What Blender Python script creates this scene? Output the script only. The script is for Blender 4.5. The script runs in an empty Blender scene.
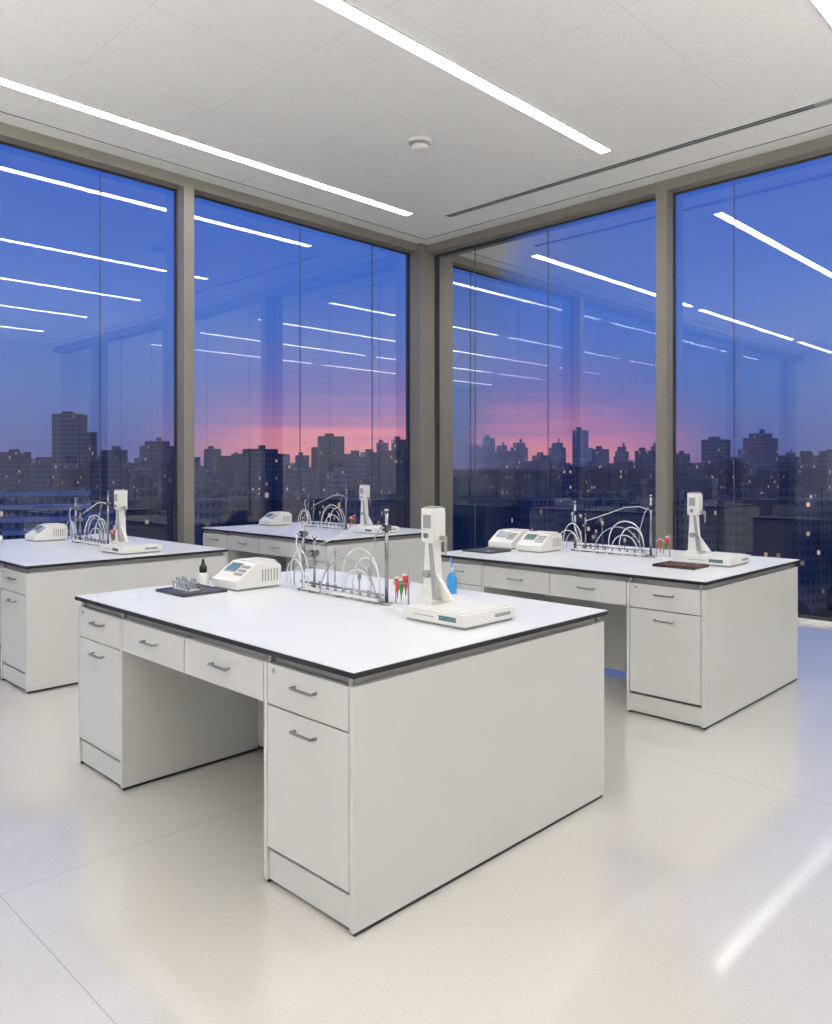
import bpy, bmesh, math, random
from mathutils import Vector, Matrix
random.seed(7)
S = bpy.context.scene
S.view_settings.view_transform = 'Standard'
S.view_settings.look = 'None'
S.view_settings.exposure = 0.0

# ------------------------------------------------------------ materials
def new_mat(name):
    m = bpy.data.materials.new(name); m.use_nodes = True
    return m, m.node_tree, m.node_tree.nodes['Principled BSDF']

def simple(name, col, rough=0.5, metal=0.0, noise=0.0, nscale=20, emis=None, estr=0.0, spec=0.5, trans=0.0, coat=0.0, bump=0.0):
    m, nt, b = new_mat(name)
    b.inputs['Roughness'].default_value = rough
    b.inputs['Metallic'].default_value = metal
    b.inputs['Specular IOR Level'].default_value = spec
    b.inputs['Transmission Weight'].default_value = trans
    b.inputs['Coat Weight'].default_value = coat
    b.inputs['Base Color'].default_value = (*col, 1)
    tc = nt.nodes.new('ShaderNodeTexCoord')
    n = nt.nodes.new('ShaderNodeTexNoise'); n.inputs['Scale'].default_value = nscale
    n.inputs['Detail'].default_value = 3
    nt.links.new(tc.outputs['Object'], n.inputs['Vector'])
    cr = nt.nodes.new('ShaderNodeValToRGB')
    cr.color_ramp.elements[0].position = 0.3; cr.color_ramp.elements[1].position = 0.7
    cr.color_ramp.elements[0].color = (*[c*(1-noise) for c in col], 1)
    cr.color_ramp.elements[1].color = (*[min(1, c*(1+noise*0.5)) for c in col], 1)
    nt.links.new(n.outputs['Fac'], cr.inputs['Fac'])
    nt.links.new(cr.outputs['Color'], b.inputs['Base Color'])
    if emis:
        b.inputs['Emission Color'].default_value = (*emis, 1)
        b.inputs['Emission Strength'].default_value = estr
    return m

def math_node(nt, op, a, b=None, c=None):
    n = nt.nodes.new('ShaderNodeMath'); n.operation = op
    for i, v in enumerate((a, b, c)):
        if v is None: continue
        if isinstance(v, (int, float)): n.inputs[i].default_value = v
        else: nt.links.new(v, n.inputs[i])
    return n.outputs[0]

def line_mask(nt, coord, offset, period, half):
    """1 on a thin joint line repeated every period metres"""
    v = math_node(nt, 'ADD', coord, -offset + period*100.5)
    v = math_node(nt, 'MODULO', v, period)
    v = math_node(nt, 'SUBTRACT', v, period/2)
    v = math_node(nt, 'ABSOLUTE', v)
    return math_node(nt, 'LESS_THAN', v, half)

def mixc(nt, fac, a, b):
    n = nt.nodes.new('ShaderNodeMix'); n.data_type = 'RGBA'
    for sock, v in ((n.inputs[0], fac), (n.inputs[6], a), (n.inputs[7], b)):
        if isinstance(v, (int, float)): sock.default_value = v
        elif isinstance(v, tuple): sock.default_value = (*v, 1)
        else: nt.links.new(v, sock)
    return n.outputs[2]

def speckled_surface(name, c1, c2, joint, rough, scale, px, py, ox, oy, half, fine=(0.42, 0.6), spec=0.5, coat=0, coat_r=.05, coat_ior=1.5):
    m, nt, b = new_mat(name)
    g = nt.nodes.new('ShaderNodeNewGeometry')
    n = nt.nodes.new('ShaderNodeTexNoise'); n.inputs['Scale'].default_value = scale
    n.inputs['Detail'].default_value = 4; n.inputs['Roughness'].default_value = 0.75
    nt.links.new(g.outputs['Position'], n.inputs['Vector'])
    cr = nt.nodes.new('ShaderNodeValToRGB')
    cr.color_ramp.elements[0].position = fine[0]; cr.color_ramp.elements[1].position = fine[1]
    cr.color_ramp.elements[0].color = (*c2, 1); cr.color_ramp.elements[1].color = (*c1, 1)
    nt.links.new(n.outputs['Fac'], cr.inputs['Fac'])
    s = nt.nodes.new('ShaderNodeSeparateXYZ'); nt.links.new(g.outputs['Position'], s.inputs[0])
    mx = math_node(nt, 'MAXIMUM', line_mask(nt, s.outputs[0], ox, px, half), line_mask(nt, s.outputs[1], oy, py, half))
    nt.links.new(mixc(nt, mx, cr.outputs['Color'], joint), b.inputs['Base Color'])
    b.inputs['Roughness'].default_value = rough
    b.inputs['Specular IOR Level'].default_value = spec
    b.inputs['Coat Weight'].default_value = coat
    b.inputs['Coat Roughness'].default_value = coat_r
    b.inputs['Coat IOR'].default_value = coat_ior
    return m

M_floor = speckled_surface('terrazzo_floor', (0.68, 0.655, 0.605), (0.58, 0.555, 0.505), (0.46, 0.44, 0.40), 0.2, 150, 3.0, 3.0, 1.0, 3.14, 0.0022, coat=1.0, coat_r=.075, coat_ior=1.9)
M_ceil = speckled_surface('mineral_fibre_ceiling', (0.90, 0.89, 0.87), (0.78, 0.775, 0.76), (0.75, 0.74, 0.72), 0.9, 60, 1.2, 1.2, 0.3, 0.5, 0.003, fine=(0.36, 0.48), spec=0.1)
M_wall = simple('painted_wall', (0.84, 0.83, 0.81), 0.7, noise=0.03)
M_trim = simple('white_trim', (0.80, 0.79, 0.76), 0.5, noise=0.02)
M_panel = simple('cabinet_laminate', (0.65, 0.645, 0.62), 0.36, noise=0.02, nscale=3)
M_panel2 = simple('cabinet_carcass', (0.55, 0.54, 0.52), 0.5, noise=0.03)
M_gap = simple('painted_gap_shade', (0.15, 0.15, 0.14), 0.6, noise=0.03)  # dark sheet behind the fronts, puts the shade of their gaps into colour
M_top = simple('white_worktop', (0.78, 0.79, 0.79), 0.30, noise=0.02, nscale=4)
M_edge = simple('black_core_edge', (0.012, 0.012, 0.014), 0.35, noise=0.1)
M_steel = simple('brushed_steel', (0.42, 0.41, 0.39), 0.28, metal=1.0, noise=0.08, nscale=60)
M_rod = simple('retort_rod_steel', (0.32, 0.32, 0.33), 0.25, metal=1.0, noise=0.08, nscale=60)
M_frame = simple('bronze_anodised', (0.29, 0.27, 0.23), 0.42, metal=0.3, noise=0.05)
M_frame_dk = simple('dark_gasket', (0.04, 0.04, 0.04), 0.5, noise=0.1)
M_seam = simple('glass_seam_silicone', (0.09, 0.10, 0.12), 0.5, noise=0.1)
M_dark = simple('dark_slot', (0.05, 0.05, 0.05), 0.7, noise=0.1)
M_plastic = simple('white_plastic', (0.80, 0.79, 0.755), 0.35, noise=0.02)
M_grey = simple('grey_plastic', (0.33, 0.34, 0.35), 0.45, noise=0.05)
M_lcd = simple('lcd_screen', (0.12, 0.22, 0.25), 0.15, noise=0.3, nscale=80)
M_mat = simple('slate_tray', (0.05, 0.06, 0.085), 0.4, noise=0.2)
M_brown = simple('brown_tray', (0.04, 0.018, 0.012), 0.25, noise=0.4, nscale=60)
M_amber = simple('amber_bead', (0.16, 0.05, 0.02), 0.2, noise=0.4, nscale=90)
M_tubing = simple('silicone_tubing', (0.78, 0.80, 0.82), 0.2, noise=0.02)
M_tubing2 = simple('grey_hose', (0.40, 0.43, 0.47), 0.25, noise=0.05)
M_clear = simple('clear_tube', (0.75, 0.80, 0.85), 0.08, noise=0.02, trans=0.6)
M_red = simple('red_reagent', (0.65, 0.03, 0.02), 0.3, noise=0.1)
M_green = simple('green_reagent', (0.03, 0.35, 0.08), 0.3, noise=0.1)
M_blue = simple('blue_liquid', (0.03, 0.30, 0.72), 0.15, noise=0.1)
M_light = simple('led_diffuser', (0.9, 0.9, 0.9), 0.5, emis=(1.0, 0.985, 0.96), estr=21.5)

def glass_mat():
    m = bpy.data.materials.new('window_glass'); m.use_nodes = True
    nt = m.node_tree; nt.nodes.clear()
    o = nt.nodes.new('ShaderNodeOutputMaterial')
    t = nt.nodes.new('ShaderNodeBsdfTransparent'); t.inputs[0].default_value = (0.97, 0.98, 0.99, 1)
    g = nt.nodes.new('ShaderNodeBsdfGlossy'); g.inputs['Roughness'].default_value = 0.0
    f = nt.nodes.new('ShaderNodeFresnel'); f.inputs['IOR'].default_value = 1.5
    k = math_node(nt, 'MULTIPLY', f.outputs[0], 3.0)
    k = math_node(nt, 'MINIMUM', k, 1.0)
    mx = nt.nodes.new('ShaderNodeMixShader')
    nt.links.new(k, mx.inputs[0]); nt.links.new(t.outputs[0], mx.inputs[1]); nt.links.new(g.outputs[0], mx.inputs[2])
    nt.links.new(mx.outputs[0], o.inputs[0])
    return m
M_glass = glass_mat()

# ------------------------------------------------------------ mesh builder
class MB:
    def __init__(s): s.bm = bmesh.new(); s.mats = []
    def mi(s, m):
        if m not in s.mats: s.mats.append(m)
        return s.mats.index(m)
    def box(s, x0, x1, y0, y1, z0, z1, m):
        i = s.mi(m)
        v = [s.bm.verts.new(p) for p in ((x0,y0,z0),(x1,y0,z0),(x1,y1,z0),(x0,y1,z0),(x0,y0,z1),(x1,y0,z1),(x1,y1,z1),(x0,y1,z1))]
        for f in ((3,2,1,0),(4,5,6,7),(0,1,5,4),(1,2,6,5),(2,3,7,6),(3,0,4,7)):
            s.bm.faces.new([v[k] for k in f]).material_index = i
    def prism(s, prof, y0, y1, m):
        """XZ profile extruded along Y"""
        i = s.mi(m)
        a = [s.bm.verts.new((p[0], y0, p[1])) for p in prof]
        b = [s.bm.verts.new((p[0], y1, p[1])) for p in prof]
        n = len(prof); fs = [s.bm.faces.new(a), s.bm.faces.new(b[::-1])]
        for k in range(n): fs.append(s.bm.faces.new((a[k], b[k], b[(k+1)%n], a[(k+1)%n])))
        for f in fs: f.material_index = i
        bmesh.ops.recalc_face_normals(s.bm, faces=fs)
    def prismx(s, prof, x0, x1, m):
        """YZ profile extruded along X"""
        i = s.mi(m)
        a = [s.bm.verts.new((x0, p[0], p[1])) for p in prof]
        b = [s.bm.verts.new((x1, p[0], p[1])) for p in prof]
        n = len(prof); fs = [s.bm.faces.new(a), s.bm.faces.new(b[::-1])]
        for k in range(n): fs.append(s.bm.faces.new((a[k], b[k], b[(k+1)%n], a[(k+1)%n])))
        for f in fs: f.material_index = i
        bmesh.ops.recalc_face_normals(s.bm, faces=fs)
    def tube(s, pts, r, m, seg=10):
        i = s.mi(m); pts = [Vector(p) for p in pts]; rs = r if isinstance(r, (list, tuple)) else [r]*len(pts)
        rings = []; up = None
        for k, p in enumerate(pts):
            t = (pts[min(k+1, len(pts)-1)] - pts[max(k-1, 0)]).normalized()
            if up is None:
                up = Vector((0, 0, 1)) if abs(t.z) < 0.9 else Vector((1, 0, 0))
            a = t.cross(up).normalized(); up = a.cross(t).normalized()
            rings.append([s.bm.verts.new(p + (a*math.cos(2*math.pi*j/seg) + up*math.sin(2*math.pi*j/seg))*rs[k]) for j in range(seg)])
        fs = []
        for k in range(len(rings)-1):
            for j in range(seg):
                f = s.bm.faces.new((rings[k][j], rings[k][(j+1)%seg], rings[k+1][(j+1)%seg], rings[k+1][j])); f.smooth = True; fs.append(f)
        fs.append(s.bm.faces.new(rings[0][::-1])); fs.append(s.bm.faces.new(rings[-1]))
        for f in fs: f.material_index = i
        bmesh.ops.recalc_face_normals(s.bm, faces=fs)
    def lathe(s, cx, cy, prof, m, seg=20):
        """prof: list (r,z), stacked rings around a vertical axis"""
        i = s.mi(m); rings = []
        for r, z in prof:
            rings.append([s.bm.verts.new((cx+r*math.cos(2*math.pi*j/seg), cy+r*math.sin(2*math.pi*j/seg), z)) for j in range(seg)])
        fs = []
        for k in range(len(rings)-1):
            for j in range(seg):
                f = s.bm.faces.new((rings[k][j], rings[k][(j+1)%seg], rings[k+1][(j+1)%seg], rings[k+1][j])); f.smooth = True; fs.append(f)
        fs.append(s.bm.faces.new(rings[0][::-1])); fs.append(s.bm.faces.new(rings[-1]))
        for f in fs: f.material_index = i
        bmesh.ops.recalc_face_normals(s.bm, faces=fs)
    def done(s, name, loc=(0,0,0), bevel=0.0, rotz=0.0):
        me = bpy.data.meshes.new(name); s.bm.to_mesh(me); s.bm.free()
        for m in s.mats: me.materials.append(m)
        o = bpy.data.objects.new(name, me); S.collection.objects.link(o)
        o.location = loc; o.rotation_euler[2] = rotz
        if bevel:
            b = o.modifiers.new('bevel', 'BEVEL'); b.width = bevel; b.segments = 2; b.limit_method = 'ANGLE'
            b.angle_limit = math.radians(50)
        return o

# ------------------------------------------------------------ room
H = 4.91
XW, YW = 8.46, 8.10            # inner faces of the two curtain walls
XG, YG = 8.66, 8.30            # glass planes
X0, Y0 = -7.5, -5.7
b = MB(); b.box(X0-.2, XG+.08, Y0-.2, YG+.08, -0.3, 0, M_floor); b.done('floor')
b = MB(); b.box(X0-.2, XG+.08, Y0-.2, YG+.08, H, H+.3, M_ceil); b.done('ceiling')
b = MB(); b.box(X0-.2, X0, Y0-.2, YG+.08, 0, H, M_wall); b.done('wall_west')
b = MB(); b.box(X0, XG+.08, Y0-.2, Y0, 0, H, M_wall); b.done('wall_south')
b = MB(); b.box(X0, X0+.02, Y0+.02, YW, 0, .1, M_trim); b.done('baseboard_west')
b = MB(); b.box(X0, XW, Y0, Y0+.02, 0, .1, M_trim); b.done('baseboard_south')

GT, GB = 4.78, 0.03
# left-hand curtain wall (plane Y = YG)
b = MB()
b.box(X0, 8.30, YW, YG+.04, GT, H, M_frame)
b.box(X0, 8.30, YW+.03, YG+.04, 0, GB, M_trim)
b.box(X0, 8.30, YG-.04, YG-.01, GT-.02, GT, M_frame_dk)
b.box(X0, 8.30, YG-.04, YG-.01, GB, GB+.03, M_frame_dk)
posts = [4.58-3.75*k for k in range(4)]
for p in posts:
    b.box(p-.065, p+.065, YW, YG+.03, GB, GT, M_frame)
    for e in (-1, 1):
        b.box(p+e*.065-(.010 if e < 0 else 0), p+e*.065+(.010 if e > 0 else 0), YG-.05, YG-.01, GB, GT, M_frame_dk)
b.box(8.288, 8.30, YG-.05, YG-.01, GB, GT, M_frame_dk)
for sx in (3.64, 6.30, 7.58, -.1, 2.2, -2.0, -4.5):
    b.box(sx-.004, sx+.004, YG-.006, YG+.006, GB, GT, M_seam)
i = b.mi(M_glass)
vs = [b.bm.verts.new(p) for p in ((X0, YG, GB), (8.30, YG, GB), (8.30, YG, GT), (X0, YG, GT))]
b.bm.faces.new(vs).material_index = i
b.box(8.30, 8.70, 8.04, 8.34, 0, H, M_frame)       # corner column
b.done('window_1')
# right-hand curtain wall (plane X = XG)
b = MB()
b.box(XW, XG+.04, Y0, 8.04, GT, H, M_frame)
b.box(XW+.03, XG+.04, Y0, 8.04, 0, GB, M_trim)
b.box(XG-.04, XG-.01, Y0, 8.04, GT-.02, GT, M_frame_dk)
b.box(XG-.04, XG-.01, Y0, 8.04, GB, GB+.03, M_frame_dk)
for k in range(3):
    p = 4.32-3.77*k
    b.box(XW, XG+.03, p-.07, p+.07, GB, GT, M_frame)
    for e in (-1, 1):
        b.box(XG-.05, XG-.01, p+e*.07-(.010 if e < 0 else 0), p+e*.07+(.010 if e > 0 else 0), GB, GT, M_frame_dk)
b.box(XG-.05, XG-.01, 8.028, 8.04, GB, GT, M_frame_dk)
for sy in (7.29, 6.03, 3.56, 2.0, -.4, -2, -4.4):
    b.box(XG-.006, XG+.006, sy-.004, sy+.004, GB, GT, M_seam)
i = b.mi(M_glass)
vs = [b.bm.verts.new(p) for p in ((XG, Y0, GB), (XG, 8.04, GB), (XG, 8.04, GT), (XG, Y0, GT))]
b.bm.faces.new(vs).material_index = i
b.done('window_2')

# ceiling perimeter trims (white plasterboard margin with a dark strip painted as the shade of a joint)
b = MB(); b.box(X0, XW, 7.89, YW, H-.012, H, M_trim); b.box(X0, XW, 7.880, 7.89, H-.004, H, M_dark); b.done('trim_1')
b = MB(); b.box(8.25, XW, Y0, 7.875, H-.012, H, M_trim); b.box(8.240, 8.25, Y0, 7.875, H-.004, H, M_dark); b.done('trim_2')
# linear slot diffuser
b = MB()
b.box(7.62, 7.64, 2.0, 6.95, H-.012, H-.0005, M_trim); b.box(7.74, 7.76, 2.0, 6.95, H-.012, H-.0005, M_trim)
b.box(7.64, 7.74, 2.0, 2.42, H-.01, H-.0005, M_grey)
b.box(7.64, 7.74, 2.42, 6.95, H-.004, H-.0005, M_dark)
b.box(7.683, 7.697, 2.42, 6.95, H-.012, H-.004, M_grey)
b.done('air_slot_diffuser')
# smoke detector
b = MB()
b.lathe(5.71, 5.54, [(.12, H), (.12, H-.03), (.11, H-.038)], M_plastic, 32)
b.lathe(5.71, 5.54, [(.07, H-.038), (.07, H-.06)], M_grey, 24)
b.lathe(5.71, 5.54, [(.092, H-.06), (.09, H-.085), (.06, H-.105), (.02, H-.112)], M_plastic, 32)
b.done('smoke_detector')
# linear ceiling lights
for y in (7.25, 4.34, 1.83, -.65, -3.2):
    for (xa, xb) in ((1.85, 7.28), (-4.05, 1.4), (-7.2, -4.5)):
        b = MB()
        b.box(xa, xb, y-.06, y+.06, H-.008, H, M_light)
        b.box(xa-.012, xb+.012, y-.072, y-.06, H-.012, H, M_trim); b.box(xa-.012, xb+.012, y+.06, y+.072, H-.012, H, M_trim)
        b.box(xa-.012, xa, y-.06, y+.06, H-.012, H, M_trim); b.box(xb, xb+.012, y-.06, y+.06, H-.012, H, M_trim)
        b.done('ceiling_light')

# unseen fill lights added outside the view to brighten the ceiling, with invented housings
def fill_uplight(x, y, power):
    b = MB()
    b.lathe(0, 0, [(.18, 0), (.18, .02), (.03, .035)], M_frame, 24)
    b.tube([(0, 0, .03), (0, 0, 2.0)], .018, M_frame, 14)
    b.lathe(0, 0, [(.03, 2.0), (.10, 2.02), (.34, 2.10), (.36, 2.16), (.34, 2.16), (.32, 2.12), (.02, 2.11)], M_trim, 28)
    o = b.done('fill_uplight_housing', (x, y, 0))
    ld = bpy.data.lights.new('fill_uplight_source', 'AREA'); ld.shape = 'DISK'; ld.size = .6; ld.energy = power
    ld.color = (1, .98, .95)
    lo = bpy.data.objects.new('fill_uplight_source', ld); S.collection.objects.link(lo)
    lo.parent = o; lo.location = (0, 0, 2.15); lo.rotation_euler = (math.pi, 0, 0)
fill_uplight(5.0, -1.9, 185)
fill_uplight(-1.6, 5.4, 185)
fill_uplight(-2.5, -2.2, 110)

# ------------------------------------------------------------ lab bench
W, L = 1.60, 2.24
def bench(ox, oy):
    b = MB()
    b.box(-.012, W+.012, -.016, L+.016, .878, .897, M_edge)
    b.box(-.009, W+.009, -.013, L+.013, .897, .900, M_top)
    b.box(.035, W-.035, .03, L-.03, .845, .878, M_panel2)
    for y0, y1 in ((0, .02), (L-.02, L)):
        b.box(0, W, y0, y1, .014, .845, M_panel)
        b.box(.01, W-.01, y0+.003, y1-.003, 0, .014, M_edge)
    b.box(W/2-.012, W/2+.012, .02, L-.02, .03, .845, M_panel)
    def X(a, c, side):
        return (a, c) if side == 0 else (W-c, W-a)
    def handle(side, yc, z):
        h = .060
        a, c = X(-.030, -.022, side); b.box(a, c, yc-h, yc+h, z-.005, z+.005, M_steel)
        for e in (-1, 1):
            a, c = X(-.024, .002, side); b.box(a, c, yc+e*h-.005, yc+e*h+.005, z-.005, z+.005, M_steel)
    for side in (0, 1):
        for (p0, p1) in ((.02, .52), (L-.52, L-.02)):
            inner = p1 if p0 < 1 else p0
            yi0, yi1 = (inner-.02, inner) if p0 < 1 else (inner, inner+.02)
            a, c = X(.0, W/2-.012, side); b.box(a, c, yi0, yi1, .014, .845, M_panel)
            a, c = X(.01, W/2-.02, side); b.box(a, c, yi0+.003, yi1-.003, 0, .014, M_edge)
            q0, q1 = (p0, p1-.02) if p0 < 1 else (p0+.02, p1)
            a, c = X(.026, W/2-.012, side); b.box(a, c, q0, q1, .142, .845, M_panel2)
            a, c = X(.021, .026, side); b.box(a, c, q0, q1, .142, .845, M_gap)
            a, c = X(.03, .05, side); b.box(a, c, q0, q1, .014, .142, M_gap)
            a, c = X(.012, .03, side); b.box(a, c, q0, q1, .016, .126, M_panel)
            a, c = X(.0, .02, side)
            b.box(a, c, q0+.004, q1-.004, .690, .843, M_panel)
            b.box(a, c, q0+.004, q1-.004, .146, .683, M_panel)
            handle(side, (q0+q1)/2, .785); handle(side, (q0+q1)/2, .625)
            a, c = X(-.004, .0, side)
            b.tube([(a, q1-.045, .82), (c, q1-.045, .82)], .009, M_steel, 12)
        mid = L/2
        for d0, d1 in ((.524, mid-.003), (mid+.003, L-.524)):
            a, c = X(.0, .02, side); b.box(a, c, d0, d1, .690, .843, M_panel)
            a, c = X(.02, .55, side); b.box(a, c, d0+.02, d1-.02, .705, .845, M_panel2)
            handle(side, (d0+d1)/2, .775)
        for y in (.03, .50, L-.50, L-.03):
            a, c = X(.006, .030, side); m_ = (a+c)/2
            b.tube([(m_, y, .845), (m_, y, .878)], .012, M_steel, 14)
    return b.done('lab_bench', (ox, oy, 0), bevel=.0018)

def arc(y0, y1, x0, x1, z0, hgt, n=18, e=.8):
    return [(x0+(x1-x0)*k/n, (y0+y1)/2-(y1-y0)/2*math.cos(math.pi*k/n), z0+hgt*math.sin(math.pi*k/n)**e if 0 < k < n else z0) for k in range(n+1)]

def instrument_stand(ox, oy):
    b = MB()
    b.box(.0, .35, .0, .37, .012, .062, M_plastic)
    b.box(.012, .338, .012, .358, 0, .012, M_grey)
    b.box(.02, .33, .02, .25, .062, .068, M_plastic)
    b.box(-.002, .0, .05, .15, .026, .048, M_lcd)
    b.box(.20, .31, -.002, .0, .030, .046, M_grey)
    b.box(-.002, .0, .18, .30, .034, .038, M_grey)
    b.box(.08, .22, .27, .365, .062, .085, M_plastic)
    b.prismx([(.285, .085), (.36, .085), (.345, .36), (.305, .36)], .118, .178, M_plastic)
    b.prismx([(.20, .085), (.285, .085), (.30, .21)], .136, .160, M_plastic)
    b.prismx([(.26, .085), (.29, .085), (.315, .34), (.30, .34)], .108, .118, M_grey)
    b.box(.108, .188, .285, .360, .345, .50, M_plastic)
    b.box(.114, .182, .277, .285, .36, .485, M_plastic)
    b.box(.104, .108, .30, .345, .41, .47, M_grey)
    b.box(.118, .178, .292, .352, .500, .508, M_grey)
    b.tube([(.098, .325, .375), (.108, .325, .375)], .013, M_steel, 14)
    b.tube([(.15, .245, .37), (.15, .245, .29)], [.011, .005], M_steel, 12)
    b.tube([(.15, .28, .365), (.15, .24, .365)], .010, M_steel, 12)
    b.tube([(.095, .322, .20), (.120, .322, .20)], .018, M_grey, 16)
    return b.done('instrument_stand', (ox, oy, .9), bevel=.005)

def analyzer(ox, oy, name='benchtop_analyzer'):
    b = MB()
    prof = [(0, .012), (.30, .012), (.30, .125), (.27, .145), (.14, .145), (.02, .065), (0, .055)]
    b.prism(prof, 0, .25, M_plastic)
    b.box(.01, .29, .01, .24, 0, .012, M_grey)
    def slope(u0, u1, y0, y1, m, t=.003):
        p = lambda u: (.02+.12*u, .065+.08*u)
        (xa, za), (xb, zb) = p(u0), p(u1)
        b.prism([(xa, za), (xb, zb), (xb-t*.55, zb+t*.83), (xa-t*.55, za+t*.83)], y0, y1, m)
    slope(.35, .9, .11, .225, M_grey); slope(.42, .84, .12, .215, M_lcd, .005)
    for r in range(3):
        for c in range(3):
            slope(.2+.22*r, .34+.22*r, .02+.027*c, .04+.027*c, M_grey, .005)
    b.box(.15, .29, .03, .22, .145, .153, M_plastic)
    for k in range(6): b.box(.17+.02*k, .178+.02*k, -.001, 0, .04, .11, M_grey)
    return b.done(name, (ox, oy, .9), bevel=.005)

def apparatus(ox, oy, var=0):
    """row of retort rods with a manifold and looping silicone tubing, running along Y"""
    b = MB()
    rr = random.Random(var+3)
    for y, h in ((0.0, .47), (.58, .30), (.68, .40)):
        b.lathe(0, y, [(.035, 0), (.035, .008), (.014, .014)], M_rod, 20)
        b.tube([(0, y, .008), (0, y, h)], .0095 if h > .3 else .007, M_rod, 12)
        b.box(-.018, .018, y-.016, y+.016, h-.10, h-.07, M_rod)
        b.tube([(-.045, y, h-.085), (.03, y, h-.085)], .006, M_rod, 10)
        b.tube([(0, y, h-.002), (0, y, h+.01)], .013, M_rod, 12)
    b.box(-.035, -.012, .03, .66, .012, .026, M_plastic)
    b.box(.012, .035, .03, .66, .012, .026, M_plastic)
    for y in (.05, .35, .64): b.box(-.03, .03, y-.008, y+.008, 0, .012, M_grey)
    b.tube([(-.02, 0, .05), (-.02, .68, .05)], .005, M_rod)
    for k in range(9):
        y = .07+.066*k; h = rr.choice((.04, .055, .075))
        b.tube([(.0, y, .0), (0, y, h)], .008, M_clear, 10); b.tube([(0, y, h), (0, y, h+.01)], .010, rr.choice((M_plastic, M_grey)), 10)
    arcs = [(.05, .30, .20, .75), (.05, .40, .245, .7), (.10, .36, .15, .9), (.06, .46, .215, 1.1), (.60, .82, .19, .8), (.64, .76, .12, .9), (.62, .88, .16, 1.1)]
    for k, (ya, yb, h, e) in enumerate(arcs):
        ya += rr.uniform(-.01, .02); yb += rr.uniform(-.03, .01); h += rr.uniform(-.02, .02)
        b.tube(arc(ya, yb, .02-.012*k, rr.uniform(-.06, .05), .02, h, e=e), .0042, M_tubing2 if k in (3, 5) else M_tubing, 8)
    b.tube([(0, .0, .36), (0, .10, .385), (0, .22, .375), (0, .40, .31), (0, .58, .25)], .0035, M_tubing, 8)
    b.tube([(-.045, 0, .385), (-.06, .02, .34), (-.055, .06, .22), (-.03, .08, .06)], .0032, M_tubing2, 8)
    b.tube([(-.045, .68, .315), (-.065, .66, .26), (-.05, .62, .12), (-.02, .60, .05)], .0032, M_tubing, 8)
    for y, hh in ((.16, .16), (.24, .12), (.44, .24), (.50, .17), (-.035, .12)):
        b.tube([(.03, y, 0), (.03, y, hh)], .0032, M_rod, 8); b.lathe(.03, y, [(.010, hh-.02), (.010, hh+.012)], M_grey, 10)
    b.box(-.02, .03, -.16, -.05, 0, .01, M_plastic)
    b.tube([(0, -.155, .01), (0, -.155, .19)], .004, M_rod, 8)
    b.box(-.012, .012, -.16, -.06, .118, .122, M_grey)
    for y, m, z in ((-.135, M_red, .06), (-.105, M_green, .03), (-.078, M_red, .04)):
        b.lathe(0, y, [(.002, z), (.004, z+.03), (.014, z+.075), (.014, z+.10)], m, 14)
        b.lathe(0, y, [(.015, z+.10), (.015, z+.107)], M_plastic, 14)
    return b.done('tubing_apparatus', (ox, oy, .9))

def sample_tray(ox, oy):
    b = MB()
    b.box(0, .27, 0, .30, 0, .008, M_mat)
    for (a, c, d, e) in ((0, .27, 0, .006), (0, .27, .294, .3), (0, .006, 0, .3), (.264, .27, 0, .3)): b.box(a, c, d, e, .008, .014, M_mat)
    b.box(.03, .09, .03, .09, .008, .016, M_steel)
    return b.done('slate_tray', (ox, oy, .9), bevel=.001)

def tube_rack(ox, oy, z=.908):
    b = MB()
    b.box(0, .07, 0, .17, 0, .006, M_plastic); b.box(0, .07, 0, .17, .035, .040, M_clear)
    for x in (.003, .067):
        for y in (.003, .167): b.tube([(x, y, .006), (x, y, .035)], .003, M_rod, 6)
    for r in range(2):
        for c in range(5):
            x, y = .018+.034*r, .02+.033*c
            b.lathe(x, y, [(.004, .008), (.007, .02), (.007, .055)], M_clear, 10)
            b.lathe(x, y, [(.008, .055), (.008, .063)], M_grey if (r+c) % 3 else M_plastic, 10)
    return b.done('test_tube_rack', (ox, oy, z))

def reagent_bottle(x, y):
    b = MB()
    b.lathe(0, 0, [(.030, 0), (.032, .004), (.032, .055), (.024, .068), (.014, .072)], M_plastic, 24)
    b.lathe(0, 0, [(.018, .072), (.022, .076), (.022, .105), (.012, .118), (.007, .15)], M_edge, 20)
    return b.done('reagent_bottle', (x, y, .9))

def wash_bottle(x, y):
    b = MB()
    b.lathe(0, 0, [(.024, 0), (.026, .004), (.027, .085), (.018, .105), (.010, .115)], M_blue, 24)
    b.lathe(0, 0, [(.013, .115), (.014, .135), (.008, .142)], M_clear, 18)
    b.tube([(0, 0, .14), (0, 0, .185), (-.008, -.004, .197), (-.035, -.02, .192), (-.05, -.028, .18)], .004, M_blue, 8)
    return b.done('wash_bottle', (x, y, .9))

def bead_tray(ox, oy):
    b = MB()
    b.box(0, .24, 0, .30, 0, .006, M_brown)
    for (a, c, d, e) in ((0, .24, 0, .008), (0, .24, .292, .3), (0, .008, 0, .3), (.232, .24, 0, .3)): b.box(a, c, d, e, .006, .018, M_brown)
    for r in range(5):
        for c in range(6):
            x, y = .035+.042*r, .04+.044*c
            b.lathe(x, y, [(.010, .006), (.014, .012), (.010, .022), (.003, .025)], M_amber if (r*7+c*3) % 3 else M_edge, 12)
    return b.done('sample_bead_tray', (ox, oy, .9), bevel=.001)

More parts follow.
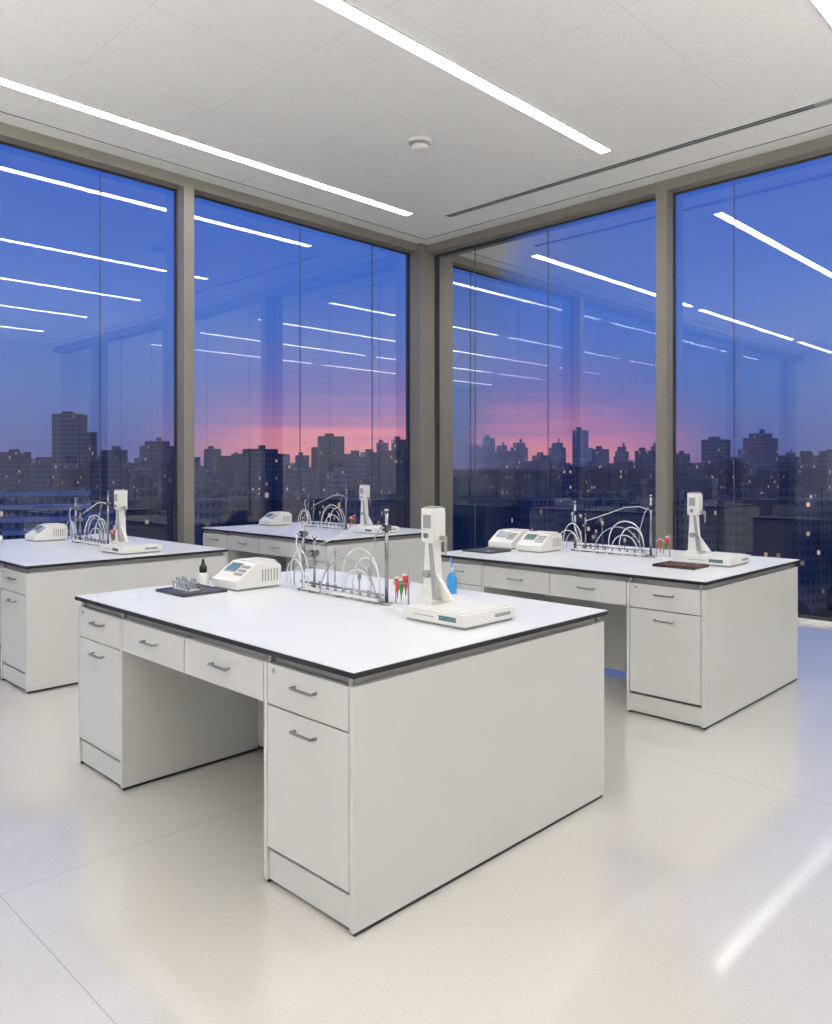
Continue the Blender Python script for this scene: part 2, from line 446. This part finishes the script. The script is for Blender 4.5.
def fill(ox, oy, kind):
    bench(ox, oy)
    instrument_stand(ox+.76, oy+.16)
    apparatus(ox+.97, oy+.86, len(kind))
    if kind == 'front':
        analyzer(ox+.66, oy+1.74)
        sample_tray(ox+.36, oy+1.78); tube_rack(ox+.46, oy+1.90)
        reagent_bottle(ox+.68, oy+2.12); wash_bottle(ox+1.46, oy+.86)
    elif kind == 'right':
        analyzer(ox+.60, oy+1.62); analyzer(ox+.66, oy+1.96)
        sample_tray(ox+.28, oy+1.88); bead_tray(ox+.46, oy+.28)
    elif kind == 'left':
        analyzer(ox+.70, oy+1.80); reagent_bottle(ox+.45, oy+1.98)
    else:
        analyzer(ox+.70, oy+1.90)
fill(1.74, 2.0, 'front')
fill(4.60, 2.07, 'right')
fill(2.02, 5.80, 'left')
fill(4.72, 5.80, 'back')

# ------------------------------------------------------------ city
GZ = -48.0
AZ = math.radians(44.4)
def building_mat():
    m, nt, bs = new_mat('building_facade')
    uv = nt.nodes.new('ShaderNodeUVMap'); uv.uv_map = 'UVMap'
    s = nt.nodes.new('ShaderNodeSeparateXYZ'); nt.links.new(uv.outputs[0], s.inputs[0])
    u = math_node(nt, 'DIVIDE', s.outputs[0], 1.8); v = math_node(nt, 'DIVIDE', s.outputs[1], 3.0)
    fu, fv = math_node(nt, 'FLOOR', u), math_node(nt, 'FLOOR', v)
    cu, cv = math_node(nt, 'FRACT', u), math_node(nt, 'FRACT', v)
    win = math_node(nt, 'MULTIPLY', math_node(nt, 'GREATER_THAN', cu, .45), math_node(nt, 'GREATER_THAN', cv, .55))
    c = nt.nodes.new('ShaderNodeCombineXYZ'); nt.links.new(fu, c.inputs[0]); nt.links.new(fv, c.inputs[1])
    wn = nt.nodes.new('ShaderNodeTexWhiteNoise'); wn.noise_dimensions = '2D'; nt.links.new(c.outputs[0], wn.inputs['Vector'])
    sc = nt.nodes.new('ShaderNodeSeparateColor'); nt.links.new(wn.outputs['Color'], sc.inputs[0])
    lit = math_node(nt, 'MULTIPLY', math_node(nt, 'GREATER_THAN', wn.outputs['Value'], .955), win)
    at = nt.nodes.new('ShaderNodeAttribute'); at.attribute_name = 'tone'
    sp = nt.nodes.new('ShaderNodeSeparateColor'); nt.links.new(at.outputs['Color'], sp.inputs[0])
    wall = mixc(nt, sp.outputs[1], (.018, .026, .040), (.8, .8, .8))
    base = mixc(nt, math_node(nt, 'MULTIPLY', win, .6), wall, (.010, .014, .03))
    nt.links.new(base, bs.inputs['Base Color']); bs.inputs['Roughness'].default_value = .9
    bs.inputs['Specular IOR Level'].default_value = .2
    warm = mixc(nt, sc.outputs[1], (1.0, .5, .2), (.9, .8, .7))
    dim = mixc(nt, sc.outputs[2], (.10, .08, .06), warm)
    em = mixc(nt, lit, mixc(nt, sp.outputs[0], (0, 0, 0), (.045, .06, .19)), dim)  # distance haze painted onto the facades as a faint blue emission
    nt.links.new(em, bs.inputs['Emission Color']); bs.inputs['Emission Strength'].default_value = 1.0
    return m
M_build = building_mat()
bm = bmesh.new(); uvl = bm.loops.layers.uv.new('UVMap'); col = bm.loops.layers.float_color.new('tone')
def tower(tx, d, w, dep, top, rot, tone=0.0, z0=GZ):
    """tx = tangent of bearing from the view axis, d = distance"""
    R = tx*d
    cx, cy = d*math.cos(AZ)+R*math.sin(AZ), d*math.sin(AZ)-R*math.cos(AZ)
    ro = AZ+rot; ax = Vector((math.cos(ro), math.sin(ro), 0)); ay = Vector((-math.sin(ro), math.cos(ro), 0))
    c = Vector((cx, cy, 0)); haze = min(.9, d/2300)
    pts = [c-ax*dep/2-ay*w/2, c+ax*dep/2-ay*w/2, c+ax*dep/2+ay*w/2, c-ax*dep/2+ay*w/2]
    lo = [bm.verts.new((p.x, p.y, z0)) for p in pts]; hi = [bm.verts.new((p.x, p.y, top)) for p in pts]
    off = random.random()*900
    for k in range(4):
        f = bm.faces.new((lo[k], lo[(k+1) % 4], hi[(k+1) % 4], hi[k])); ln = (pts[k]-pts[(k+1) % 4]).length
        us = ((off, z0), (off+ln, z0), (off+ln, top), (off, top))
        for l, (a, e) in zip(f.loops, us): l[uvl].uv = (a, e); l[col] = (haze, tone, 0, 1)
        off += ln
    f = bm.faces.new(hi)
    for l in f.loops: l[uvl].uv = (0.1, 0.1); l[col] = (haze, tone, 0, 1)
def hero(tx0, tx1, elev, d, rot=0.15, tone=.1, steps=0):
    elev += .008
    w = (tx1-tx0)*d; top = 1.6+elev*d; tx = (tx0+tx1)/2
    tower(tx, d, w*.86, w*.7, top, rot, tone)
    tower(tx-.002, d+w*.1, w*.3, w*.3, top+.004*d, rot, tone, z0=top)       # plant room
    if steps:
        tower(tx, d, w*.6, w*.45, top+.006*d, rot, tone, z0=top)
        tower(tx+.002, d, w*.12, w*.12, top+.011*d, rot, tone, z0=top+.006*d)
    tower(tx+(tx1-tx0)*.55, d+w*.2, w*.45, w*.5, top-.022*d, rot, tone)        # lower wing
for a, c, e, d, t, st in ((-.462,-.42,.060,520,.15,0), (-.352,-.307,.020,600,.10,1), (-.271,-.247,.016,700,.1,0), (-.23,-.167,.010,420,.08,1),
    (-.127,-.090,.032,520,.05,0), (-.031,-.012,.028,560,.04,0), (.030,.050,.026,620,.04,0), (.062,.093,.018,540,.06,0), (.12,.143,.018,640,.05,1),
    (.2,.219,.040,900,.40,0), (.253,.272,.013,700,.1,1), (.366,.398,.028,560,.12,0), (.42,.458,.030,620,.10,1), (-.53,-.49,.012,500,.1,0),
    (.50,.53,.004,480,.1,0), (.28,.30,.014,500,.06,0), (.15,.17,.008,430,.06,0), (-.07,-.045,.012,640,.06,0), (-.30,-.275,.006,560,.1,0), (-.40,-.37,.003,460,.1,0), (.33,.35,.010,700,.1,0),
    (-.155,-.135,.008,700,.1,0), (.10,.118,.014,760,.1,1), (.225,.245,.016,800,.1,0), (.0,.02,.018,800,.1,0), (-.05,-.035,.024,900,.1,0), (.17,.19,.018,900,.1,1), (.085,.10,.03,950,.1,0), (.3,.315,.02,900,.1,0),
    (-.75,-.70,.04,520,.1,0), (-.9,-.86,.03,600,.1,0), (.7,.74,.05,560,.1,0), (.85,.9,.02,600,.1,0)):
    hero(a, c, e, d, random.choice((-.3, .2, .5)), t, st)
def slab(tx, d, w, top, rot):
    tower(tx, d, w, 12, top, rot, .35)
    zz = top
    while zz > GZ+3:
        tower(tx, d, w+1.2, 14, zz, rot, .8, z0=zz-1.0); zz -= 3.2
slab(-.50, 200, 30, 1.6-.030*200, .35)
slab(-.44, 240, 22, 1.6-.055*240, -.2)
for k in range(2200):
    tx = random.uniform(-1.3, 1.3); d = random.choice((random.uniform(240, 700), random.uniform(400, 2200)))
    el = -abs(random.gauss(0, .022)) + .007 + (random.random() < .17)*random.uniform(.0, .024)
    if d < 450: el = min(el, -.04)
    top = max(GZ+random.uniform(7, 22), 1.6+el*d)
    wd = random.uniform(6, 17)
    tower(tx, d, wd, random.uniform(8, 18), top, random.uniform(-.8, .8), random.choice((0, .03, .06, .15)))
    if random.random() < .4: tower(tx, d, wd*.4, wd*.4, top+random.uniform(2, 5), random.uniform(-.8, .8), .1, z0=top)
me = bpy.data.meshes.new('buildings'); bm.to_mesh(me); bm.free(); me.materials.append(M_build)
city = bpy.data.objects.new('city_skyline', None); S.collection.objects.link(city)
o = bpy.data.objects.new('buildings', me); S.collection.objects.link(o); o.parent = city

M_ground = simple('city_ground', (.015, .02, .025), .9, noise=.5, nscale=.02)
b = MB(); b.box(-4000, 4000, -4000, 4000, GZ-1, GZ, M_ground); b.done('ground_plane').parent = city
M_tree = simple('tree_foliage', (.015, .025, .02), .9, noise=.4, nscale=.4)
tb = MB()
for k in range(500):
    tx = random.uniform(-.9, .9); d = random.uniform(150, 700); R = tx*d
    x, y = d*math.cos(AZ)+R*math.sin(AZ), d*math.sin(AZ)-R*math.cos(AZ); r = random.uniform(3, 7)
    tb.lathe(x, y, [(r*.1, GZ), (r*.12, GZ+r*.6), (r*.8, GZ+r*.9), (r, GZ+r*1.5), (r*.7, GZ+r*2.1), (r*.2, GZ+r*2.4)], M_tree, 8)
tb.done('trees').parent = city
M_street = simple('street_lamp_glow', (1, .7, .4), .5, emis=(1, .62, .3), estr=1.6)
sb = MB()
for k in range(900):
    tx = random.uniform(-1, 1); d = random.uniform(250, 1500); R = tx*d
    x, y = d*math.cos(AZ)+R*math.sin(AZ), d*math.sin(AZ)-R*math.cos(AZ); r = .0004*d+.1; z = GZ+random.choice((9, 9, 14, 25, 33, 38))
    sb.lathe(x, y, [(r*.3, z-r), (r, z), (r*.3, z+r)], M_street, 6)
sb.done('street_lights').parent = city

# ------------------------------------------------------------ twilight sky
w = bpy.data.worlds.new('twilight_sky'); S.world = w; w.use_nodes = True
nt = w.node_tree; bg = nt.nodes['Background']
tc = nt.nodes.new('ShaderNodeTexCoord'); sp = nt.nodes.new('ShaderNodeSeparateXYZ')
nt.links.new(tc.outputs['Generated'], sp.inputs[0])
zf = math_node(nt, 'MULTIPLY', sp.outputs[2], 2.5)
def ramp(stops):
    r = nt.nodes.new('ShaderNodeValToRGB'); e = r.color_ramp.elements
    e[0].position, e[0].color = stops[0][0]*2.5, (*stops[0][1], 1)
    e[1].position, e[1].color = stops[-1][0]*2.5, (*stops[-1][1], 1)
    for p, c in stops[1:-1]:
        q = e.new(p*2.5); q.color = (*c, 1)
    return r
mp = nt.nodes.new('ShaderNodeMapping'); mp.inputs['Scale'].default_value = (2.2, 2.2, 34)
nt.links.new(tc.outputs['Generated'], mp.inputs[0])
nz = nt.nodes.new('ShaderNodeTexNoise'); nz.inputs['Scale'].default_value = 2.0; nz.inputs['Detail'].default_value = 5
nt.links.new(mp.outputs[0], nz.inputs['Vector'])
cl = math_node(nt, 'MULTIPLY', math_node(nt, 'SUBTRACT', nz.outputs['Fac'], .5), .20)
zb = math_node(nt, 'ADD', zf, cl)
A = ramp([(0, (.12, .13, .33)), (.04, (.11, .15, .41)), (.10, (.085, .17, .51)), (.2, (.06, .17, .62)), (.4, (.03, .11, .57))])
B = ramp([(0, (.55, .22, .22)), (.016, (.78, .29, .28)), (.036, (.74, .25, .36)), (.060, (.44, .20, .41)), (.095, (.21, .17, .47)), (.15, (.095, .17, .56)), (.24, (.055, .16, .62)), (.4, (.03, .11, .57))])
nt.links.new(zf, A.inputs[0]); nt.links.new(zb, B.inputs[0])
sun_az = AZ - math.radians(1.0)
dt = math_node(nt, 'ADD', math_node(nt, 'MULTIPLY', sp.outputs[0], math.cos(sun_az)), math_node(nt, 'MULTIPLY', sp.outputs[1], math.sin(sun_az)))
mr = nt.nodes.new('ShaderNodeMapRange'); mr.interpolation_type = 'SMOOTHSTEP'
mr.inputs['From Min'].default_value = .93; mr.inputs['From Max'].default_value = .997
nt.links.new(dt, mr.inputs['Value'])
skyc = mixc(nt, mr.outputs[0], A.outputs[0], B.outputs[0])
below = math_node(nt, 'LESS_THAN', sp.outputs[2], -.002)
nt.links.new(mixc(nt, below, skyc, (.02, .025, .07)), bg.inputs['Color'])
bg.inputs['Strength'].default_value = 1.0

# ------------------------------------------------------------ camera
cd = bpy.data.cameras.new('camera'); cam = bpy.data.objects.new('camera', cd); S.collection.objects.link(cam)
cam.location = (0, 0, 1.585); cam.rotation_euler = (math.radians(90), 0, AZ-math.radians(90))
cd.sensor_fit = 'HORIZONTAL'; cd.sensor_width = 36; cd.lens = 785/832*36; cd.shift_y = -44/832
cd.clip_end = 6000; cd.clip_start = .05
S.camera = cam
